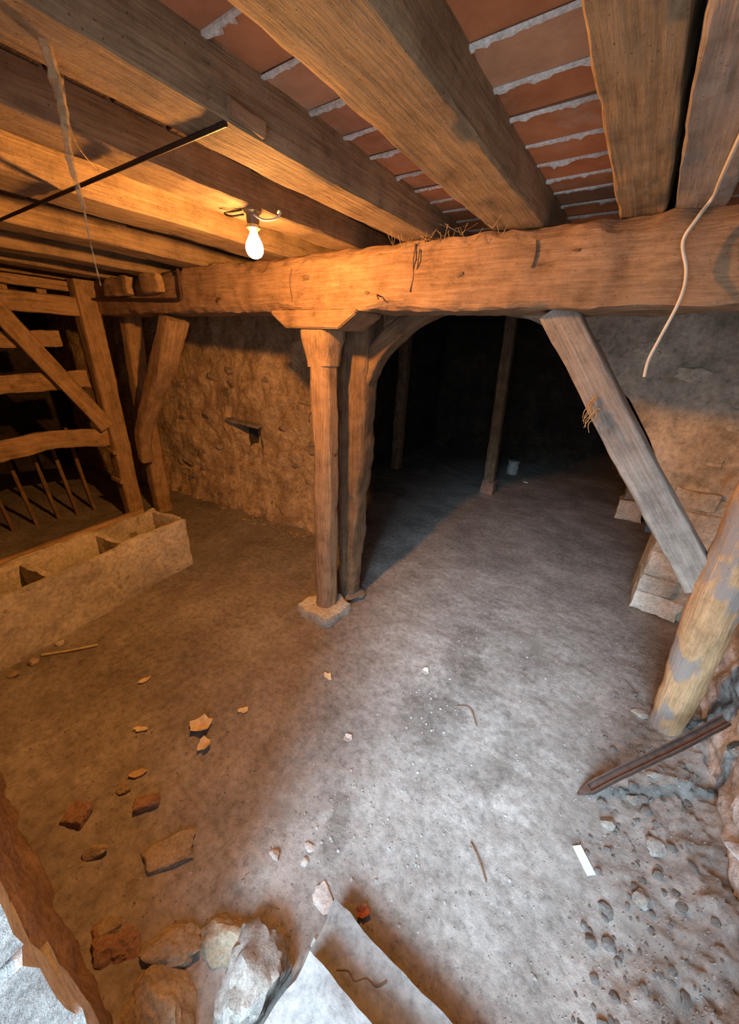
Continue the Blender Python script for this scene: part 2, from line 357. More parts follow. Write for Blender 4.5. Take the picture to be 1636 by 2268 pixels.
def rough_slab(name, x0, x1, y0, y1, z0, z1, mat, amp=0.008, res=0.025, seed=0, ragged=0.0, parent=None):
    """A block with subdivided, weathered faces and ragged ends."""
    bm = bmesh.new(); nx, ny, nz = [max(1, int(round(d / res))) for d in (x1 - x0, y1 - y0, z1 - z0)]
    bmesh.ops.create_cube(bm, size=1)
    for e, n in (((1, 0, 0), nx), ((0, 1, 0), ny), ((0, 0, 1), nz)):
        ed = [q for q in bm.edges if abs((q.verts[0].co - q.verts[1].co).normalized().dot(Vector(e))) > .9]
        if n > 1: bmesh.ops.subdivide_edges(bm, edges=ed, cuts=n - 1, use_grid_fill=True)
    c = Vector(((x0 + x1) / 2, (y0 + y1) / 2, z0))
    for v in bm.verts:
        p = Vector(((x0 + x1) / 2 + v.co.x * (x1 - x0), (y0 + y1) / 2 + v.co.y * (y1 - y0), (z0 + z1) / 2 + v.co.z * (z1 - z0)))
        edge = sum(1 for q in v.co if abs(q) > .499)
        a = amp * (0.5 + 0.8 * edge)
        d = Vector((fr(p, 9, 3, seed), fr(p, 9, 3, seed + 5), fr(p, 9, 3, seed + 9))) * a
        if edge >= 2: d -= Vector((v.co.x, v.co.y, v.co.z)) * amp * 1.2
        if abs(v.co.x) > .499: d.x += -math.copysign(1, v.co.x) * ragged * abs(fr(p, 7, 3, seed + 3))
        v.co = p + d - c
    me = bpy.data.meshes.new(name); bm.to_mesh(me); bm.free(); smooth(me, 40)
    return link(name, me, mat, parent, c if not parent else c - parent.location)

# ------------------------------------------------------------------ setting: floor
XR = 0.74
def floor_z(x, y):
    z = 0.010 * fr((x, y, 0), 1.3, 3, 2.0) + 0.005 * fr((x, y, 0), 7, 4, 5.0) + 0.0022 * fr((x, y, 0), 30, 3, 8.0)
    if y < 2.6:                                   # loose earth banked against the right-hand wall
        k = min(1.0, max(0.0, (x - 0.30) / 0.42)) * min(1, max(0, (2.6 - y) / 0.7))
        z += k * 0.05 + k * 0.05 * fr((x, y, 1), 5, 6, 3) + k * 0.034 * abs(fr((x, y, 1), 24, 4, 3))
    k = min(1.0, max(0.0, (0.14 - y) / 0.25)) * min(1, max(0, (-0.3 - x) / 0.2))   # rubble at the foot of the door wall
    z += k * 0.05
    return z
def fgrid(name, x0, x1, y0, y1, res):
    nu, nv = int((x1 - x0) / res), int((y1 - y0) / res)
    return surf(name, nu, nv, lambda u, v: (x0 + u * (x1 - x0), y0 + v * (y1 - y0), floor_z(x0 + u * (x1 - x0), y0 + v * (y1 - y0))), M_dirt)
floor = struct(fgrid('floor', -6.8, 1.7, -0.6, 7.4, 0.03))
# refine the near field
bm = bmesh.new(); bm.from_mesh(floor.data)
near = [f for f in bm.faces if -2.6 < f.calc_center_median().x < 0.9 and f.calc_center_median().y < 2.8]
bmesh.ops.subdivide_edges(bm, edges=list({e for f in near for e in f.edges}), cuts=1, use_grid_fill=True)
for v in bm.verts: v.co.z = floor_z(v.co.x, v.co.y)
bm.to_mesh(floor.data); bm.free(); smooth(floor.data)

# ------------------------------------------------------------------ setting: walls
def rub(p, sc, seed):                            # rubble relief: rounded stones with sunk joints
    d, _ = mn.voronoi(Vector((p[0] * sc + seed, p[1] * sc, p[2] * sc * 1.5)))
    return min(0.35, d[1] - d[0])
WB0, WB1 = Vector((-6.7, 1.908, 0)), Vector((-2.22, 2.62, 0))
wbd = (WB1 - WB0).normalized(); wbn = Vector((wbd.y, -wbd.x, 0))
def niche(s, z):                                 # small putlog niche with a broken lower lip
    k = 0.0
    if 0 < s < 0.40:
        top = 0.985 - 0.05 * s; bot = 0.965 - 0.30 * min(1, s / 0.28) if s < 0.30 else 0.72
        if bot < z < top: k = 0.16
        elif 0.52 < z <= bot: k = 0.045 * (1 - abs(z - 0.62) / 0.3)
    return k
def fback(u, v):
    p = WB0.lerp(WB1, u); z = -0.05 + v * 2.5; q = (p.x, p.y, z)
    d = 0.035 * fr(q, 1.6, 3, 1) + 0.016 * (rub(q, 5.5, 3) - 0.2) + 0.020 * fr(q, 7, 5, 4) + 0.006 * fr(q, 28, 3, 6)
    if z < 0.35: d += (0.35 - z) * 0.30 + 0.03 * fr(q, 5, 3, 9) * (0.35 - z) / 0.35
    s = (p - Vector((-3.52, 2.40, 0))).dot(wbd)
    d -= niche(s, z)
    return (p.x + wbn.x * d, p.y + wbn.y * d, z)
wall_back = struct(surf('wall_back', 320, 170, fback, M_wallback))
# arch wall
AY0, AY1 = 3.2, 3.62
ARCH = [(0.37, -0.1), (0.37, 0.55), (0.34, 0.80), (0.25, 1.06), (0.16, 1.24), (-0.06, 1.53), (-0.32, 1.75), (-0.61, 1.94), (-0.92, 2.06), (-1.25, 2.11), (-1.7, 2.10), (-2.1, 2.02), (-2.45, 1.8), (-2.68, 1.45), (-2.75, 1.0), (-2.75, -0.1)]
def arch_top(x):
    if x >= 0.37 or x <= -2.75: return -1
    best = -1
    for (xa, za), (xb, zb) in zip(ARCH, ARCH[1:]):
        if min(xa, xb) <= x <= max(xa, xb) and abs(xa - xb) > 1e-6: best = max(best, za + (zb - za) * (x - xa) / (xb - xa))
    return best
def arch_relief(x, z, y):
    q = (x, y, z)
    return 0.03 * fr(q, 1.5, 3, 11) + 0.012 * fr(q, 6, 4, 14) + 0.03 * (rub(q, 4.2, 9) - 0.2) * (0.45 + 0.55 * fr(q, 1.2, 2, 3)) + 0.005 * fr(q, 25, 3, 2)
def build_arch():
    bm = bmesh.new(); XL, XE, ZT = -3.4, 1.7, 2.45
    # columns of vertices whose lowest row follows the arch outline
    xs = sorted(set([XL + i * 0.03 for i in range(int((XE - XL) / 0.03) + 1)] + [XE, 0.37, 0.3701, -2.75, -2.7501]))
    nz = 80; cols = []
    for x in xs:
        b = 0.55 if abs(x - 0.37) < 5e-5 else 1.0 if abs(x + 2.75) < 5e-5 else arch_top(x); b = -0.1 if b < 0 else b
        col = []
        for k in range(nz + 1):
            z = max(b, -0.1 + (ZT + 0.1) * k / nz)
            fade = 1.0
            col.append(bm.verts.new((x, AY0 - arch_relief(x, z, AY0) * fade, z)))
        cols.append((x, b, col))
    for (xa, ba, ca), (xb, bb, cb) in zip(cols, cols[1:]):
        for k in range(nz):
            if (ca[k + 1].co - ca[k].co).length + (cb[k + 1].co - cb[k].co).length > 1e-6: bm.faces.new((ca[k], cb[k], cb[k + 1], ca[k + 1]))
    # soffit and jambs
    out = []
    for (xa, za), (xb, zb) in zip(ARCH, ARCH[1:]):
        n = max(1, int(math.hypot(xb - xa, zb - za) / 0.04))
        for k in range(n): out.append((xa + (xb - xa) * k / n, za + (zb - za) * k / n))
    out.append(ARCH[-1]); rows = []
    for (x, z) in out:
        r = []
        for k in range(9):
            y = AY0 + (AY1 - AY0) * k / 8
            if k == 0: y -= arch_relief(x, z, AY0)
            e = 0.012 * fr((x, y, z), 6, 3, 7) if k else 0
            r.append(bm.verts.new((x + e, y, z + e)))
        rows.append(r)
    for a, b in zip(rows, rows[1:]):
        for k in range(8): bm.faces.new((a[k], a[k + 1], b[k + 1], b[k]))
    # back
    for (xa, ba, ca), (xb, bb, cb) in zip(cols, cols[1:]):
        bm.faces.new([bm.verts.new(q) for q in ((xa, AY1, ba), (xa, AY1, ZT), (xb, AY1, ZT), (xb, AY1, bb))])
    bmesh.ops.recalc_face_normals(bm, faces=bm.faces)
    me = bpy.data.meshes.new('wall_arch'); bm.to_mesh(me); bm.free(); smooth(me, 60)
    return link('wall_arch', me, M_archwall)
wall_arch = struct(build_arch())
def fright(u, v):
    y = -0.6 + u * 3.95; z = -0.05 + v * 2.45; q = (XR, y, z)
    d = 0.04 * fr(q, 1.4, 3, 21) + 0.07 * (rub(q, 4.5, 5) - 0.2) + 0.018 * fr(q, 8, 4, 24) + 0.006 * fr(q, 28, 3, 26)
    return (XR - d, y, z)
wall_right = struct(surf('wall_right', 200, 110, fright, M_wallright))
def fleft(u, v): y = -0.7 + u * 3.4; z = -0.05 + v * 2.5; return (-6.6 + 0.05 * rub((0, y, z), 4, 2), y, z)
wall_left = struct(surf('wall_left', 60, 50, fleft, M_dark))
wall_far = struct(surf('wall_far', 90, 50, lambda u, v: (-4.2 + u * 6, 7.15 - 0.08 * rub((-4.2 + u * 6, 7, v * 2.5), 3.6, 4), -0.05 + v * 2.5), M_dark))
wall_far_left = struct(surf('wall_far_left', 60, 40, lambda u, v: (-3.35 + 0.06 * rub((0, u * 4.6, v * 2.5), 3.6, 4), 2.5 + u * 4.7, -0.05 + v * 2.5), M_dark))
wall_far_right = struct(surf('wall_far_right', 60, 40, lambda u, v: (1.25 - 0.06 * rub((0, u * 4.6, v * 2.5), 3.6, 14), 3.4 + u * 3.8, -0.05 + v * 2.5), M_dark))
# door wall behind the camera, with the doorway the daylight comes through
FY0, FY1 = -0.52, -0.081
wall_front = bpy.data.objects.new('wall_front', None); COL.objects.link(wall_front); struct(wall_front)
for nm, a in (('masonry_panel', (-6.8, DOOR[0] - 0.09, FY0, FY1, -0.1, 2.5)), ('masonry_panel', (DOOR[1], 1.3, FY0, FY1, -0.1, 2.5)), ('lintel', (DOOR[0] - 0.09, DOOR[1], FY0, FY1, DOOR[3], 2.5))):
    if a[0] < -5:
        def ff(u, v, a=a):
            x = a[0] + u * (a[1] - a[0]); z = -0.1 + v * 2.6; q = (x, FY1, z)
            return (x, FY1 - 0.02 + 0.025 * (rub(q, 5, 2) - 0.2) + 0.02 * fr(q, 8, 4, 2) + max(0, 0.3 - z) * 0.12, z)
        o = surf('plaster_face', 330, 120, ff, M_frontwall); o.parent = wall_front
        a = a[:3] + (FY1 - 0.06,) + a[4:]
    link(nm, bxmesh(nm, *a), M_frontwall, wall_front)
zz = -0.05; k = 0                                 # dressed stones of the left door jamb
for hgt in (0.30, 0.34, 0.28, 0.33, 0.30, 0.29, 0.25):
    rough_slab('jamb_stone', DOOR[0] - 0.10 - 0.06 * (k % 2), DOOR[0] + 0.004 * (k % 3), FY0, FY1 + 0.004 * (k % 2), zz + 0.006, min(zz + hgt, 2.0), M_jamb, 0.005, 0.05, k, parent=wall_front); zz += hgt; k += 1
ground = struct(link('floor_outside', bxmesh('floor_outside', -6, 6, -8, FY0, -0.1, DOOR[2] - 0.02), M_step))

# ------------------------------------------------------------------ ceiling: slab, tiles, mortar
ZC = 2.272; ZJ = 2.17
ceiling = struct(link('ceiling', bxmesh('ceiling', -6.9, 1.8, -0.6, 7.3, ZC + 0.05, ZC + 0.15), M_dark))
JO = [  # x0, x1, dz, label
    (-4.42, -4.22, 0.0, 'dark old joist farthest left, above the planked stall'),
    (-3.82, -3.62, 0.0, 'joist second from the far left end of the ceiling'),
    (-3.22, -3.02, 0.0, 'third joist from the far left, passing over the conduit pipe'),
    (-2.58, -2.38, 0.005, 'orange lit joist two bays left of the light bulb'),
    (-1.88, -1.66, 0.0, 'bright orange joist just left of the one holding the bulb'),
    (-1.38, -1.235, 0.004, 'joist carrying the lit light bulb on its underside'),
    (-0.985, -0.835, 0.0, 'dark-sided joist just right of the light bulb, cobweb hanging from it'),
    (-0.605, -0.43, 0.0, 'big knotty brown joist running between the two open tiled strips'),
    (-0.205, -0.085, 0.0, 'brown joist on the right side of the wide tiled strip'),
    (-0.068, 0.05, -0.004, 'grey-beige joist at the upper right with white cable along it'),
    (0.36, 0.52, 0.0, 'joist next to the right-hand stone wall'),
]
for i, (x0, x1, dz, lab) in enumerate(JO):
    o = timber('ceiling_joist', [((x0 + x1) / 2, -0.2, (ZJ + ZC + 0.05) / 2 + dz), ((x0 + x1) / 2 + random.uniform(-.008, .008), 3.15, (ZJ + ZC + 0.05) / 2 + dz)],
               x1 - x0, ZC + 0.05 - ZJ, M_grey if i == 9 else M_joist, ch=0.006, wan=0.9, wob=0.008, seed=i * 3.7, step=0.04, rough=0.0022, sharp=25)
    tag(o, lab, 'joist', 'ceiling joists')
JOINTS = [-0.05, 0.09, 0.22, 0.34, 0.47, 0.60, 0.735, 0.875, 1.01, 1.13, 1.275, 1.40, 1.515, 1.625, 1.76, 1.89, 2.03, 2.16]
def mortar_mesh(x0, x1, seed, wmax):
    rnd = random.Random(seed); n = max(16, int((x1 - x0) / 0.007)); V = []; F = []
    for i in range(n + 1):
        x = x0 + (x1 - x0) * i / n
        a = max(0, fr((x, seed, 0), 22, 3, seed)); sp = max(0.0, mn.noise(Vector((x * 95, seed * 1.3, 0)))) ** 2
        env = 0.25 + max(0, 0.75 + mn.noise(Vector((x * 9, seed * 2.1, 4))))
        wd = 0.004 + wmax * env * (0.12 + 0.6 * a + 1.5 * sp)
        dz = 0.004 + 0.006 * a + 0.006 * sp
        V += [(x, -0.006, 0), (x, -0.006, -dz), (x, wd * 0.35, -dz * 1.2), (x, wd * 0.75, -dz * 0.6), (x, wd, 0)]
    for i in range(n):
        for k in range(4): a = i * 5 + k; F.append((a, a + 1, a + 6, a + 5))
    me = bpy.data.meshes.new('mortar_joint'); me.from_pydata(V, [], F); me.update()
    bm = bmesh.new(); bm.from_mesh(me); bmesh.ops.recalc_face_normals(bm, faces=bm.faces); bm.to_mesh(me); bm.free()
    return me
for bi in range(len(JO) - 1):
    x0, x1 = JO[bi][1] - 0.012, JO[bi + 1][0] + 0.012
    if x1 - x0 < 0.06: continue
    tm = None
    for k in range(len(JOINTS) - 1):
        ya, yb = JOINTS[k], JOINTS[k + 1]; cx, cy = (x0 + x1) / 2, (ya + yb) / 2
        me = bxmesh('ceiling_tile', x0 - cx, x1 - cx, -(yb - ya) / 2 + 0.004, (yb - ya) / 2 - 0.004, 0, 0.045, 0.003)
        t_ = link('ceiling_tile' if bi > 5 else 'ceiling_board', me, M_tile if bi > 5 else M_darkboard, ceiling, (cx, cy, ZC + random.uniform(-.003, .003)))
        t_.rotation_euler = (random.uniform(-.01, .01), random.uniform(-.012, .012), random.uniform(-.006, .006))
    for k in range(1, len(JOINTS) - 1) if bi > 5 else ():
        wm = random.choice([0.010, 0.014, 0.022, 0.03]) * (1.25 if 0.5 < JOINTS[k] < 0.95 else 0.8)
        link('mortar_joint', mortar_mesh(x0, x1, bi * 31 + k * 1.7, wm), M_mortar, ceiling, (0, JOINTS[k] + random.uniform(-.004, .004), ZC - 0.001))

# ------------------------------------------------------------------ main beam and its supports
BY0, BY1, BZ0, BZ1 = 1.53, 1.77, 1.92, 2.168
bc = (BY0 + BY1) / 2; bz = (BZ0 + BZ1) / 2
beam = timber('main_beam', [(-3.98, bc, bz), (-2.6, bc, bz + 0.004), (-1.3, bc, bz + 0.002), (-0.4, bc, bz - 0.003), (0.72, bc, bz)], BY1 - BY0, BZ1 - BZ0, M_beam, ch=(0.012, 0.034, 0.026, 0.012), wan=0.95, wob=0.004, seed=4.2, step=0.022, rough=0.006, sharp=30)
tag(beam, 'massive rough-hewn orange-brown beam spanning the room under the joists', 'beam')
for pts_ in ([(-0.895, 2.15), (-0.90, 2.09), (-0.893, 2.04), (-0.905, 1.985)], [(-1.60, 2.11), (-1.615, 2.06), (-1.61, 2.01), (-1.60, 1.965)], [(-0.875, 2.13), (-0.88, 2.06)], [(-0.43, 2.12), (-0.425, 2.07), (-0.43, 2.04)]):
    tube('dark_split', [(x, BY0 - 0.002, z) for x, z in pts_], 0.0028, M_twig, 5, beam)
for x, z, dx, dz in ((-0.695, 2.035, 0.045, 0.03), (-1.49, 2.065, 0.10, 0.075), (-0.30, 2.08, 0.05, 0.02), (-1.13, 1.99, 0.035, 0.02)):
    kn = chunk('knot', (x + 3.98, BY0 - bc + 0.006, z - bz), (dx, 0.024, dz), M_post2, int(x * 100), 0, beam, False, 3, 0.2)
for x, z in ((-0.845, 2.155), (-2.2, 1.99), (-1.05, 1.97)):
    tube('nail', [(x, BY0 + 0.01, z), (x, BY0 - 0.03, z + 0.004), (x + 0.012, BY0 - 0.035, z - 0.012)], 0.003, M_rust, 5, beam)
post = empty('support_post', (-1.445, 1.615, 0), 'slim octagonal wooden post standing on a pale stone pad', 'post')
timber('shaft', [(-1.44, 1.615, 0.085), (-1.445, 1.615, 0.9), (-1.46, 1.615, 1.70)], 0.135, 0.135, M_post, up=(0, 1, 0), ch=0.036, wan=0.35, wob=0.006, seed=8, parent=post, rough=0.0016, sharp=20)
timber('flared_head', [(-1.46, 1.615, 1.66), (-1.465, 1.615, 1.72), (-1.47, 1.615, 1.80), (-1.47, 1.615, 1.842)], [0.135, 0.15, 0.185, 0.185], [0.135, 0.145, 0.165, 0.165], M_post, up=(0, 1, 0), ch=0.020, wan=0.5, wob=0.0, seed=9, parent=post, step=0.02)
for i, (pts) in enumerate(([(-1.51, 1.56, 1.45), (-1.545, 1.52, 1.462), (-1.56, 1.505, 1.47)], [(-1.375, 1.60, 1.19), (-1.345, 1.585, 1.185), (-1.338, 1.58, 1.205)], [(-1.5, 1.56, 1.42), (-1.505, 1.54, 1.40), (-1.50, 1.535, 1.36)])):
    tag(tube('bent_nail', pts, 0.004, M_rust, 6, post), 'rusty bent nail')
# bolster block (trapezoid) between post and beam
def bolster():
    bm = bmesh.new(); c = Vector((-1.465, 1.62, 1.842)); y = 0.105
    top, bot, hz = 0.29, 0.185, BZ0 - 1.842 + 0.004
    prof = [(-bot, 0), (bot, 0), (top, hz * 0.8), (top, hz), (-top, hz), (-top, hz * 0.8)]
    A = [bm.verts.new((x, -y, z)) for x, z in prof]; B = [bm.verts.new((x, y, z)) for x, z in prof]
    bm.faces.new(A); bm.faces.new(B[::-1])
    for i in range(6): bm.faces.new((A[i], B[i], B[(i + 1) % 6], A[(i + 1) % 6]))
    bmesh.ops.recalc_face_normals(bm, faces=bm.faces); bmesh.ops.bevel(bm, geom=list(bm.edges), offset=0.005, segments=2, affect='EDGES')
    me = bpy.data.meshes.new('bolster_block'); bm.to_mesh(me); bm.free(); smooth(me, 35)
    return link('bolster_block', me, M_beam, None, c)
tag(bolster(), 'trapezoid wooden bolster block between the slim post and the beam', 'bolster')
tag(rough_slab('pad_stone', -1.585, -1.30, 1.475, 1.74, -0.02, 0.088, M_quoin, 0.009, 0.03, 3), 'pale chipped stone pad under the slim octagonal post', 'stone')
p2 = timber('rear_post', [(-1.43, 1.885, 0.06), (-1.435, 1.88, 0.5), (-1.425, 1.88, 1.2), (-1.405, 1.88, 2.16)], [0.12, 0.155, 0.19, 0.20], [0.12, 0.14, 0.165, 0.17], M_post2, up=(0, 1, 0), ch=0.022, wan=0.9, wob=0.015, seed=13, rough=0.006)
tag(p2, 'thick tapering dark wooden post just behind the slim octagonal post', 'post')
tag(chunk('base_stone', (-1.42, 1.885, 0.03), (0.24, 0.22, 0.09), M_rubble, 5, 0.3), 'rough stone under the thick dark rear post', 'stone')
br = timber('curved_brace', [(-1.36, 1.88, 1.60), (-1.27, 1.88, 1.76), (-1.10, 1.88, 1.90), (-0.90, 1.88, 1.985), (-0.68, 1.88, 2.03)], [0.10] * 5, [0.10, 0.10, 0.095, 0.085, 0.06], M_post2, ch=0.012, wob=0.004, seed=17)
tag(br, 'curved wooden brace springing from the rear post toward the arch', 'brace')

# right-hand prop, strut and bar
lg = timber('log_post', [(0.565, 2.03, 0.02), (0.515, 1.94, 0.6), (0.462, 1.83, 1.2), (0.40, 1.66, 1.915)], [0.135, 0.17, 0.17, 0.16], [0.135, 0.17, 0.17, 0.16], M_log, up=(0, 1, 0), rnd=True, wob=0.012, seed=21, rough=0.004, sharp=60)
tag(lg, 'round peeled log prop with flaking bark standing by the right-hand wall', 'post')
st = timber('diagonal_strut', [(-0.345, 1.65, 1.935), (0.0, 1.76, 1.47), (0.424, 1.91, 0.907)], [0.115, 0.12, 0.125], [0.07, 0.07, 0.07], M_grey, up=(0, 1, 0.2), ch=0.008, wob=0.006, seed=23)
tag(st, 'greyed squared strut slanting from the beam down to the round log prop', 'strut')
tuft_b = empty('bark_tuft', (-0.12, 1.66, 1.60), 'tuft of dry reddish bark fibres hanging off the greyed strut', 'bark')
rb = random.Random(8)
for i in range(9):
    a = Vector((-0.135 + rb.uniform(-.02, .03), 1.675, 1.61 + rb.uniform(-.03, .03))); pts_ = [a]
    for k in range(3): pts_.append(pts_[-1] + Vector((rb.uniform(-.018, .014), rb.uniform(-.015, .004), rb.uniform(-.035, -.008))))
    tube('fibre', pts_, (0.0028, 0.001), M_leaf, 5, tuft_b, 3)
bar = empty('iron_bar', (0.255, 1.40, 0.02), 'rusty iron channel bar lying slanted across the foot of the log', 'bar')
A, B = Vector((0.285, 1.43, 0.028)), Vector((0.665, 1.80, 0.39))
d = (B - A).normalized()
def channel():
    bm = bmesh.new(); n = 14; prof = [(-.020, .014), (-.020, -.010), (.020, -.010), (.020, .014), (.014, .014), (.014, -.004), (-.014, -.004), (-.014, .014)]
    Y = Vector((0, 0, 1)).cross(d).normalized(); Z = d.cross(Y); rows = []
    for i in range(n + 1):
        s = i / n; p = A.lerp(B, s) + Z * 0.006 * math.sin(s * 7)
        rows.append([bm.verts.new(p + Y * a * (1 + .12 * mn.noise(Vector((s * 9, a * 50, 0)))) + Z * b - bar.location) for a, b in prof])
    for a, b in zip(rows, rows[1:]):
        for k in range(8): bm.faces.new((a[k], a[(k + 1) % 8], b[(k + 1) % 8], b[k]))
    bm.faces.new(rows[0]); bm.faces.new(rows[-1][::-1]); bmesh.ops.recalc_face_normals(bm, faces=bm.faces)
    me = bpy.data.meshes.new('channel'); bm.to_mesh(me); bm.free(); return link('channel', me, M_rust, bar)
channel()
tipm = bmesh.new()
Yv = Vector((0, 0, 1)).cross(d).normalized(); Zv = d.cross(Yv)
q = [A + Yv * -.020 - Zv * .010, A + Yv * .020 - Zv * .010, A + Yv * .020 + Zv * .012, A + Yv * -.020 + Zv * .012]
vs = [tipm.verts.new(v - bar.location) for v in q]; tipv = [tipm.verts.new(Vector((0.243, 1.385, 0.008)) + Yv * s - bar.location) for s in (-.004, .004)]
for f in ((0, 1, 2, 3), ): tipm.faces.new([vs[i] for i in f])
tipm.faces.new((vs[0], tipv[0], tipv[1], vs[1])); tipm.faces.new((vs[2], tipv[1], tipv[0], vs[3])); tipm.faces.new((vs[1], tipv[1], vs[2])); tipm.faces.new((vs[3], tipv[0], vs[0]))
bmesh.ops.recalc_face_normals(tipm, faces=tipm.faces); tme = bpy.data.meshes.new('pointed_tip'); tipm.to_mesh(tme); tipm.free(); link('pointed_tip', tme, M_rust, bar)

# ------------------------------------------------------------------ light bulb on its joist
def lathe(name, prof, mat, parent, loc, sides=20):
    V = []; F = []
    for (r, z) in prof:
        for k in range(sides): a = 2 * math.pi * k / sides; V.append((r * math.cos(a), r * math.sin(a), z))
    for i in range(len(prof) - 1):
        for k in range(sides): F.append((i * sides + k, i * sides + (k + 1) % sides, (i + 1) * sides + (k + 1) % sides, (i + 1) * sides + k))
    F.append(tuple(range(sides - 1, -1, -1))); F.append(tuple((len(prof) - 1) * sides + k for k in range(sides)))
    me = bpy.data.meshes.new(name); me.from_pydata(V, [], F); me.update(); smooth(me, 40)
    return link(name, me, mat, parent, loc)
lamp = empty('light_bulb', (BULB.x, BULB.y, 2.17), 'lit bare light bulb in a brown socket under a joist', 'lamp')
lathe('bulb_glass', [(0.012, -0.062), (0.015, -0.070), (0.020, -0.080), (0.027, -0.093), (0.0305, -0.107), (0.029, -0.120), (0.022, -0.132), (0.010, -0.139), (0.001, -0.140)], M_bulb, lamp, (0, 0, 0))
lathe('socket', [(0.030, 0.002), (0.030, -0.006), (0.022, -0.012), (0.021, -0.034), (0.018, -0.040)], M_bakelite, lamp, (0, 0, 0))
lathe('socket_ring', [(0.018, -0.040), (0.0235, -0.043), (0.0235, -0.052), (0.018, -0.056), (0.013, -0.062)], M_brass, lamp, (0, 0, 0))
tube('flex_loop', [BULB + Vector(v) for v in ((0.018, -.01, 0.082), (0.05, 0.005, 0.068), (0.09, 0.02, 0.07), (0.105, 0.03, 0.085), (0.09, 0.04, 0.097), (0.06, 0.06, 0.10))], 0.0035, M_cable, 8, lamp)
tube('fixing_wire', [BULB + Vector(v) for v in ((-0.02, -.02, 0.085), (-0.055, -0.045, 0.078), (-0.085, -0.05, 0.088), (-0.07, -0.03, 0.096), (-0.02, -0.03, 0.095))], 0.003, M_iron, 8, lamp)
pt = bpy.data.lights.new('bulb_light', 'POINT'); pt.shadow_soft_size = 0.022; pt.energy = 1.0; pt.color = (1, 1, 1); pt.use_nodes = True
lt = pt.node_tree; em = [n for n in lt.nodes if n.type == 'EMISSION'][0]; em.inputs[0].default_value = (*BULB_COL, 1)
lf = lt.nodes.new('ShaderNodeLightFalloff'); lf.inputs['Strength'].default_value = BULB_POWER * 4 * math.pi; lf.inputs['Smooth'].default_value = 0.12
ma = lt.nodes.new('ShaderNodeMath'); ma.operation = 'ADD'
lt.links.new(lf.outputs['Linear'], ma.inputs[0]); lt.links.new(lf.outputs['Quadratic'], ma.inputs[1]); lt.links.new(ma.outputs[0], em.inputs[1])
plo = bpy.data.objects.new('bulb_light', pt); COL.objects.link(plo); plo.parent = lamp; plo.location = (0, 0, -0.105)

# rod, cleat, conduit, cables, cobwebs
tag(tube('iron_rod', [(-3.3, 0.58, 2.155), (-0.845, 0.635, 2.162)], 0.0055, M_iron, 8, None, 12), 'thin dark iron rod running under the joists at the upper left', 'rod')
tag(timber('wood_cleat', [(-0.828, 0.635, 2.185), (-0.826, 0.72, 2.18)], 0.014, 0.03, M_endgrain, ch=0.004, seed=31), 'small wooden cleat nailed to a joist at the end of the iron rod', 'cleat')
tag(tube('conduit_pipe', [(-2.60, 1.505, 2.165), (-2.60, 1.505, 2.06), (-2.60, 1.503, 2.005), (-2.66, 1.50, 1.998), (-3.0, 1.50, 2.005), (-3.5, 1.50, 2.02), (-3.95, 1.50, 2.03)], 0.009, M_rust, 8), 'thin rusty conduit pipe bent along the left end of the beam', 'pipe')
tag(tube('white_cable', [(0.028, 0.55, 2.158), (0.022, 0.95, 2.156), (0.012, 1.30, 2.158), (0.008, 1.50, 2.166), (-0.010, 1.485, 2.12), (-0.025, 1.49, 2.07), (0.005, 1.50, 2.00), (0.012, 1.48, 1.93), (-0.005, 1.49, 1.83), (-0.015, 1.50, 1.77), (-0.012, 1.50, 1.72)], (0.0048, 0.0045), M_cable, 8, None, 6), 'loose white cable hanging down in front of the beam at right', 'cable')
def cobweb(pts, r, lab, seed):
    o = tube('cobweb', pts, r, M_web, 5, None, 8, 0.6); return tag(o, lab, 'cobweb')
cobweb([(-0.915, 0.36, 2.17), (-0.912, 0.365, 2.10), (-0.918, 0.362, 2.03), (-0.914, 0.366, 1.96)], (0.010, 0.004), 'thick dusty cobweb strand hanging from a joist at the upper left', 1)
cobweb([(-0.914, 0.366, 1.965), (-0.916, 0.366, 1.90), (-0.913, 0.367, 1.84)], (0.002, 0.0012), 'thin tail thread below the thick dusty cobweb strand', 2)
cobweb([(-1.40, 0.62, 2.17), (-1.1, 0.45, 2.12), (-0.97, 0.40, 2.17)], 0.0009, 'fine dusty thread slung between two joists at the upper left', 3)
rw = random.Random(5)
for i in range(16):
    x = -0.98 + 0.028 * i; a = Vector((x + rw.uniform(-.02, .02), 1.50, 2.175 + rw.uniform(-.01, .01))); b = Vector((x + rw.uniform(-.08, .08), 1.50 - rw.uniform(.01, .10), 2.17)); c = (a + b) / 2 - Vector((0, 0, rw.uniform(.012, .05)))
    tag(cobweb([a, c, b], 0.0011, 'dusty cobweb thread sagging above the beam right of the bulb', i), group='cobweb threads along the top of the beam')

# ------------------------------------------------------------------ left stall
pa = timber('stall_post', [(-4.06, 1.50, 0.0), (-4.05, 1.49, 1.0), (-4.03, 1.47, 2.165)], [0.155, 0.165, 0.18], [0.14, 0.15, 0.16], M_left, up=(0, 1, 0), ch=0.016, wob=0.012, seed=41)
tag(pa, 'square wooden stall post under the left end of the beam', 'post')
for z in (0.80, 0.66, 0.37):
    pass
for z, lab in ((0.74, 'upper wooden cleat nailed across the square stall post'), (0.44, 'lower wooden cleat nailed across the square stall post')):
    tag(timber('post_cleat', [(-4.13, 1.405, z), (-3.95, 1.41, z - 0.005)], 0.03, 0.04, M_left, ch=0.005, seed=z * 20), lab, 'cleat')
pb = timber('stall_post', [(-4.02, 1.78, 0.0), (-4.02, 1.78, 1.0), (-4.0, 1.80, 2.165)], [0.15, 0.15, 0.14], [0.15, 0.15, 0.14], M_left, up=(0, 1, 0), ch=0.02, wob=0.012, seed=43)
